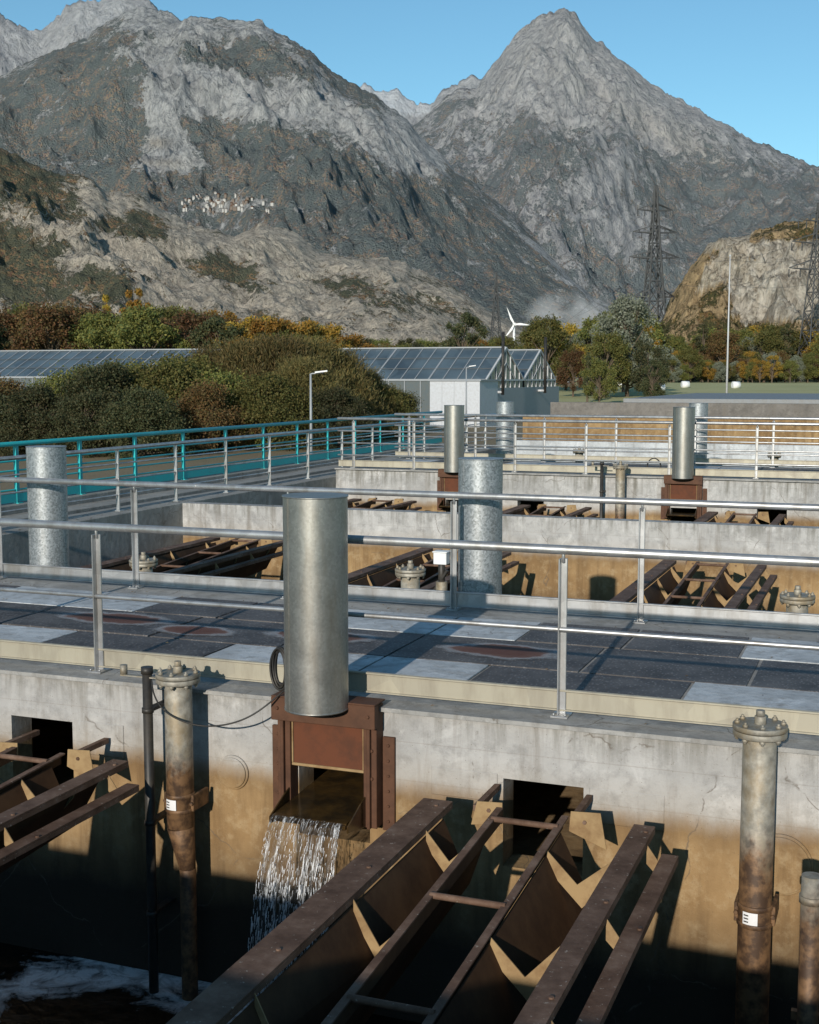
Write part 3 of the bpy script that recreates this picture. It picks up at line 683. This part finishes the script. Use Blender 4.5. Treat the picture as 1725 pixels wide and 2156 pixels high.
P_l=[(-500,300),(-200,260),(0,198),(100,150),(200,104),(280,56),(320,44),(345,50),(400,64),(440,60),(500,68),(560,76),(600,100),(660,130),(720,180),(790,215),(840,252),(880,298),(930,345),(1000,400),(1060,445),(1130,505),(1200,580),(1250,625),(1400,700),(2300,760)]
def fb_l(u,v,t,r):
    sky=interp(P_l,u)
    f=.76
    if v<sky+35: f=.38
    return (f,.03,0)
bl_l=[(330,85,110,40,0,.0,.2),(450,85,110,28,0,.05),(520,85,60,25,0,.15),(190,115,90,30,0,.7,-.5),(250,150,80,28,0,.95,-.4),(60,230,160,60,0,.95,-.3),
 (500,215,150,55,0,-.4,.25),(700,250,130,42,0,-.4,.45),(640,220,80,50,0,-.2),(820,310,80,36,0,-.2,.7),(480,150,120,22,0,.9,.25),(600,155,110,22,0,.9,.4),
 (350,250,26,110,0,-.9,.12),(365,325,60,30,0,-.7),(350,355,80,10,0,-.4),(350,355,60,8,1,.7),(345,315,25,10,1,.9),(290,300,40,50,0,1.0),(500,310,140,30,0,.95,.1),(620,330,120,40,0,.95,.3),
 (880,345,50,30,0,-.5,.5),(560,410,250,40,0,.95),(480,438,75,10,0,.2),(480,438,75,12,1,.25),(760,500,150,60,0,.9,.4),(1000,470,100,40,0,.85,.6),(900,430,90,30,0,.9),(200,250,100,60,0,1.0),(730,185,80,25,0,.9,.7)]
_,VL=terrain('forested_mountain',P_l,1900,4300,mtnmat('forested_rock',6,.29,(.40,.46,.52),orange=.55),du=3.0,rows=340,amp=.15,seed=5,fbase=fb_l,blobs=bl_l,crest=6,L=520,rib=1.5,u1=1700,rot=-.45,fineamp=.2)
P_n=[(-500,260),(-100,290),(0,312),(60,345),(130,372),(200,384),(240,415),(300,420),(360,455),(420,478),(500,505),(560,485),(620,500),(680,535),(760,548),(850,560),(900,580),(960,612),(1020,648),(1100,695),(1160,730),(1300,775),(2300,790)]
def fb_n(u,v,t,r):
    f=.15+.25*(r<-.2)
    return (f,.75,0)
bl_n=[(80,390,190,60,0,1.1,.35),(-150,400,250,200,0,1.),(330,490,90,22,0,1.0,.5),(450,560,110,24,0,.95,.3),(540,590,60,22,0,.9),(740,600,60,20,0,.9,.3),(600,545,50,60,0,-.5),(130,500,120,30,0,.1,.4),(60,570,80,80,0,1.05),(250,600,60,30,0,.9),(400,520,40,30,0,-.3),(250,535,80,25,0,-.1),(215,430,25,30,0,-.5),(265,440,20,20,0,-.4),(820,640,90,20,0,.7,.3)]
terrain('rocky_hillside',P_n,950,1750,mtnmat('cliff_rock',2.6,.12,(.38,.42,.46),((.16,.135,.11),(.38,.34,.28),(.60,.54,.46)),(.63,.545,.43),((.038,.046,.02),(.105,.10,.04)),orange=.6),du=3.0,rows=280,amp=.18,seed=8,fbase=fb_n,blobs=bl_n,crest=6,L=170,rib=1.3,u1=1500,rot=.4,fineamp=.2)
P_o=[(1300,790),(1370,720),(1400,645),(1430,590),(1465,545),(1480,520),(1520,512),(1560,500),(1600,490),(1660,480),(1725,462),(1900,430),(2400,500)]
def fb_o(u,v,t,r):
    k=noise.fractal((u*.012,v*.012,4.),.8,2.1,5)*60
    f=.32;w=.9
    if 1540+k<u and 515+k*.3<v<690+k*.5: f=-.2;w=.15
    if 1470<u+k<1570 and v<600+k: f=-.1;w=.3
    if v>680:f=.55
    return (f,w,0)
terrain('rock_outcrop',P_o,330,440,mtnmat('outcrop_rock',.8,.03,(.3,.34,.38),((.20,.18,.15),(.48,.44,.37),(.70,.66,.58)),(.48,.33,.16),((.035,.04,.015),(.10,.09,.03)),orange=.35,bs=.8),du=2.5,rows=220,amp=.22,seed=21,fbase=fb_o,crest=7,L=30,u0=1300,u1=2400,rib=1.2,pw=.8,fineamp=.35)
mb=MB();rnd=random.Random(3)
US=3.0
for k in range(80):
    u=rnd.gauss(468,42) if k<50 else rnd.uniform(400,590);v=440+rnd.uniform(-17,11)+(u-480)*.03
    i=int((u+500)/US);col=VL[i]
    d=-math.sin(YAW)*col[:,0]+math.cos(YAW)*col[:,1];vv=HOR-2700*(col[:,2]-2.3)/d
    j=int(np.argmin(np.abs(vv-v)));x,y,z=col[j];w=rnd.uniform(1.8,3.6);h=rnd.uniform(2,3.5);dd=rnd.uniform(3,5)
    mb.box(x-w,x+w,y-dd,y+dd,z-5,z+h,rnd.choice([0,0,3]))
    mb.prism([(x-w-.7,y-dd-1,z+h),(x+w+.7,y-dd-1,z+h),(x,y-dd-1,z+h+2.5)],(0,2*dd+2,0),rnd.choice([1,1,2]))
mb.obj('hillside_village',[paint('village_render',(.40,.40,.39),.8,.4),paint('village_roof',(.17,.16,.16),.8,.3),M_rust,paint('village_timber',(.15,.12,.10),.8,.3)])

# ------------------------------------------------------------------ vegetation
def leafmat(name,cols,tr=.3,g=1.):
    t=NT(name);ge=t.n('ShaderNodeNewGeometry');oi=t.n('ShaderNodeObjectInfo')
    c=t.ramp(ge.outputs['Random Per Island'],[(i/(len(cols)-1),tuple(x*g for x in c)) for i,c in enumerate(cols)])
    hs=t.n('ShaderNodeHueSaturation',{'Hue':t.math('ADD',.480,t.math('MULTIPLY',oi.outputs['Random'],.035)),'Value':t.math('ADD',.75,t.math('MULTIPLY',oi.outputs['Random'],.6)),'Color':c})
    d=t.pbsdf(hs.outputs[0],.65,0,None,**{'Specular IOR Level':.25})
    tb=t.n('ShaderNodeBsdfTranslucent',{0:hs.outputs[0]})
    m=t.n('ShaderNodeMixShader',{0:tr,1:d,2:tb.outputs[0]});return t.finish(m.outputs[0])
M_bark=paint('bark',(.09,.065,.045),.9,.5)
L_olive=leafmat('leaves_olive',[(.035,.045,.014),(.07,.075,.02),(.11,.095,.026),(.05,.065,.02)],g=1.65)
L_dark=leafmat('leaves_dark',[(.022,.03,.014),(.04,.045,.02),(.06,.05,.022)],g=1.5)
L_gold=leafmat('leaves_gold',[(.10,.085,.02),(.18,.12,.02),(.22,.12,.02),(.07,.07,.02)],g=1.7)
L_rust=leafmat('leaves_rust',[(.07,.04,.02),(.11,.055,.022),(.05,.04,.018),(.08,.06,.02)],g=1.4)
L_silver=leafmat('leaves_silver',[(.09,.10,.07),(.17,.18,.14),(.06,.07,.04)],g=1.4)
L_twig=leafmat('leaves_willow',[(.06,.06,.022),(.11,.085,.03),(.045,.05,.018),(.16,.115,.04)],.2,1.35)
def tree_mesh(name,mat,seed,H,Wd,nleaf,ls,lobes=26,trunk=.25,style='round',twig=False):
    rg=np.random.RandomState(seed);mb=MB()
    tr=H*.028
    mb.cyl((0,0,0),(0,0,H*trunk),tr,tr*.75,8); mb.cyl((0,0,H*trunk),(rg.randn()*.05*H,rg.randn()*.05*H,H*.8),tr*.75,tr*.15,7)
    C=[];Rr=[]
    for k in range(lobes):
        a=rg.rand()*6.283; h=rg.rand()
        if style=='round': rad=Wd/2*math.sqrt(max(0,1-((h-.42)/.62)**2))*(.35+.6*rg.rand())
        elif style=='poplar': rad=Wd/2*math.sin(math.pi*(.12+.85*h))*(.3+.6*rg.rand())
        else: rad=Wd/2*(1-h*h*.75)*(.4+.65*rg.rand())
        z=H*(trunk*.8+(1-trunk*.8)*h*.93)
        if style=='bush': z=H*(.06+.80*h)
        c=np.array([rad*math.cos(a),rad*math.sin(a),z]);C.append(c);Rr.append(Wd*(.07+.09*rg.rand())*(1 if style!='poplar' else 1.2))
        z0=max(0.05*H,z*.55); mb.cyl((0,0,z0),tuple(c),tr*.35,tr*.08,5)
    C=np.array(C);Rr=np.array(Rr);w=Rr**2/np.sum(Rr**2)
    idx=rg.choice(lobes,nleaf,p=w)
    dirs=rg.randn(nleaf,3);dirs/=np.linalg.norm(dirs,axis=1)[:,None]
    rr=Rr[idx]*(rg.rand(nleaf)**.45)*(1+.35*rg.randn(nleaf)*.8)
    P=C[idx]+dirs*rr[:,None]*np.array([1,1,.85]);P[:,2]=np.maximum(P[:,2],.05)
    if twig:
        out=P.copy();out[:,2]=0;out/= (np.linalg.norm(out,axis=1)[:,None]+.01)
        A=out*.5+np.array([0,0,.9])+rg.randn(nleaf,3)*.5;A/=np.linalg.norm(A,axis=1)[:,None]
        B=np.cross(A,rg.randn(nleaf,3));B/=np.linalg.norm(B,axis=1)[:,None]
        la=ls*(1.2+1.6*rg.rand(nleaf));lb=ls*.3*np.ones(nleaf)
    else:
        A=rg.randn(nleaf,3);A/=np.linalg.norm(A,axis=1)[:,None]
        B=np.cross(A,rg.randn(nleaf,3));B/=np.linalg.norm(B,axis=1)[:,None]
        la=ls*(.6+.8*rg.rand(nleaf));lb=la*.6
    A=A*la[:,None]/1;B=B*lb[:,None]
    V=np.stack([P-A*.5,P+B*.5,P+A*.5,P-B*.5],1).reshape(-1,3)
    o=len(mb.v);mb.v+=V.tolist();F=(np.arange(nleaf*4).reshape(-1,4)+o).tolist();mb.f+=F;mb.m+=[1]*nleaf
    me=bpy.data.meshes.new(name);me.from_pydata(mb.v,[],mb.f);me.materials.append(M_bark);me.materials.append(mat)
    me.polygons.foreach_set('material_index',mb.m);me.update();return me
def put(me,name,u,d,s=1,parent=None,z=None,sx=1):
    X,Y=site((u-862)/2700*d,d);o=bpy.data.objects.new(name,me);COL.objects.link(o)
    o.location=(X,Y,gzf(d)-.1 if z is None else z);o.rotation_euler=(0,0,random.uniform(0,6.28));o.scale=(s*sx,s*sx,s)
    if parent:o.parent=parent
    return o
T=dict(
 ol=tree_mesh('olive_tree',L_olive,1,10,9,14000,.30,44),
 dk=tree_mesh('dark_tree',L_dark,2,10,8,12000,.30,40),
 gd=tree_mesh('gold_tree',L_gold,3,10,7,10000,.30,34),
 rs=tree_mesh('rust_tree',L_rust,4,10,9,11000,.30,38),
 sv=tree_mesh('silver_tree',L_silver,5,10,8.5,18000,.28,60,.16),
 pp=tree_mesh('poplar_tree',L_gold,6,10,2.6,4000,.3,24,style='poplar'),
 pd=tree_mesh('poplar_dark',L_dark,9,10,3.4,5000,.3,24,style='poplar'),
 b1=tree_mesh('bush_a',L_olive,7,5,6.5,32000,.14,80,.05,'bush'),
 b2=tree_mesh('bush_b',L_dark,8,5,6.5,32000,.14,80,.05,'bush'),
 b3=tree_mesh('bush_c',L_twig,12,6,7,46000,.14,100,.05,'bush',True),
 b4=tree_mesh('bush_d',L_rust,14,5,6.5,28000,.14,70,.05,'bush'))
rr=random.Random(11)
def hs(top,d,H0): return ((HOR-top)/2700*d+3.3)/H0
HB=empty('hedge_of_bushes')
for u,d,k,top in((-60,56,'b2',790),(20,58,'b4',782),(75,55,'b2',795),(130,60,'b1',770),(170,60,'b1',750),(225,58,'b2',745),(270,62,'b1',738),(330,60,'b1',742),(370,60,'b1',735),(400,64,'b1',722),(300,54,'b2',800),(180,54,'b2',810),(440,57,'b4',790)): put(T[k],'hedge_bush',u,d,hs(top,d,5.1),HB)
for u,d,k,top in((450,68,'b3',712),(520,66,'b3',697),(590,66,'b3',688),(660,68,'b3',693),(715,70,'b3',720),(500,74,'b1',702),(760,74,'b3',762),(640,62,'b3',735),(800,74,'b1',790),(840,76,'b2',810),(460,60,'b1',760),(560,59,'b1',765),(700,60,'b2',800)): put(T[k],'large_willow_bush',u,d,hs(top,d,6.1 if k=='b3' else 5.1),HB)
G=empty('row_of_distant_trees')
for k in range(70):
    u=-120+k*14+rr.uniform(-8,8);d=rr.uniform(150,230);top=interp([(-100,652),(0,655),(130,645),(300,652),(430,650),(520,668),(640,682),(760,710),(900,720)],u)+rr.uniform(-10,24)
    hgt=(HOR-top)/2700*d+2.3-gzf(d);kk=rr.choice(['ol','dk','rs','ol','ol','gd','gd'] if u>380 else ['dk','ol','rs','rs','ol'])
    put(T[kk],'tree',u,d,hgt/10.2,G)
for u,tp,dd in((600,668,140),(640,674,142),(690,684,145),(560,672,145),(740,706,150)): put(T['gd'],'yellow_tree',u,dd,((HOR-tp)/2700*dd+3.3)/10.2,G)
for u,tp in((230,622),(278,612),(300,608),(318,640)):put(T['pp'],'yellow_poplar',u,330,hs(tp,330,10)*.93,G,sx=.8)
for k in range(46):
    u=1100+k*15+rr.uniform(-8,8);d=rr.uniform(275,330)
    top=interp([(1100,700),(1150,670),(1220,685),(1260,655),(1320,640),(1380,665),(1440,690),(1500,695),(1600,685),(1740,665)],u)+rr.uniform(-5,40)
    hgt=(HOR-top)/2700*d+1.1;put(T[rr.choice(['ol','gd','sv','ol','rs','ol'])],'tree',u,d,hgt/10.2,G)
for k in range(34):
    u=1400+k*11+rr.uniform(-8,8);put(T[rr.choice(['ol','rs','sv','ol','gd'])],'tree',u,rr.uniform(255,272),rr.uniform(.35,.75),G)
for u in(1475,1392,1650): put(T['pd'],'tree',u,300,1.4,G)
for k in range(26):
    u=850+k*11;dd=rr.uniform(200,280);put(T[rr.choice(['dk','ol','gd','ol'])],'tree',u,dd,(rr.uniform(55,82)/2700*dd+1.5)/10,G)
for nm,k,u,d,top in(('tree','dk',972,220,658),('tree','ol',1150,190,668),('tree','gd',1190,200,680),('large_tree','sv',1318,170,624),('tree','ol',1270,165,700),('tree','dk',1360,160,715),('conifer','pd',1235,150,735),('conifer','dk',1372,150,755),('conifer','ol',1260,140,755),('tree','ol',1310,190,675),('tree','rs',1205,170,735)):
    put(T[k],nm,u,d,((HOR-top)/2700*d+2.3-gzf(d))/10.0,None,sx=.85)
# steam drifting up from the valley floor
t=NT('steam');tc=t.n('ShaderNodeTexCoord').outputs['Object'];ln=t.n('ShaderNodeVectorMath',{0:tc},operation='LENGTH').outputs['Value']
nn=t.noise(t.pos(),.06,6,.62,.5)
fall_=t.math('SUBTRACT',1,ln,clamp=True)
dn=t.math('MULTIPLY',t.math('MULTIPLY',t.ramp(fall_,[(0,0),(.7,1)]),t.ramp(nn,[(.42,0),(.62,1)])),.11)
vs_=t.n('ShaderNodeVolumePrincipled',{'Color':(.98,.99,1,1),'Density':dn,'Anisotropy':-.2})
t.nt.links.new(vs_.outputs[0],t.out.inputs['Volume'])
bpy.ops.mesh.primitive_ico_sphere_add(subdivisions=3,radius=1);o=bpy.context.object;o.name='steam_cloud';o.data.materials.append(t.mat)
X,Y=site((1195-862)/2700*650,650);o.location=(X,Y,33);o.scale=(24,12,14);o.rotation_euler=(0,0,YAW)
# ------------------------------------------------------------------ light, sky, camera
E=R(17);AZ=math.atan2(.06,1)
D=Vector((-math.sin(AZ)*math.cos(E),math.cos(AZ)*math.cos(E),-math.sin(E)))
sl=bpy.data.lights.new('sun','SUN');sl.energy=4.6;sl.angle=R(.5);sl.color=(1,.92,.81)
so=bpy.data.objects.new('sun',sl);COL.objects.link(so);so.rotation_euler=D.to_track_quat('-Z','Y').to_euler();so.location=(0,-20,20)
w=bpy.data.worlds.new('World');sc.world=w;w.use_nodes=True;nt=w.node_tree;nt.nodes.clear()
sk=nt.nodes.new('ShaderNodeTexSky');sk.sky_type='NISHITA';sk.sun_disc=False;sk.sun_elevation=E;sk.sun_rotation=math.pi-AZ
sk.air_density=1.0;sk.dust_density=.3;sk.ozone_density=1.6;sk.altitude=500
mx=nt.nodes.new('ShaderNodeMix');mx.data_type='RGBA';mx.blend_type='MULTIPLY';mx.inputs[0].default_value=1;mx.inputs[7].default_value=(.72,1.04,1.08,1)
bg=nt.nodes.new('ShaderNodeBackground');bg.inputs[1].default_value=.12;ou=nt.nodes.new('ShaderNodeOutputWorld')
nt.links.new(sk.outputs[0],mx.inputs[6]);nt.links.new(mx.outputs[2],bg.inputs[0]);nt.links.new(bg.outputs[0],ou.inputs[0])
cam=bpy.data.cameras.new('camera');cam.sensor_fit='VERTICAL';cam.sensor_height=36;cam.sensor_width=28.8;cam.lens=45.08;cam.clip_start=.05;cam.clip_end=40000
co=bpy.data.objects.new('camera',cam);COL.objects.link(co);co.location=(0,0,2.3)
co.rotation_euler=Euler((R(90-6.0),0,YAW),'XYZ');sc.camera=co
sc.view_settings.view_transform='Standard';sc.view_settings.look='None';sc.view_settings.exposure=0
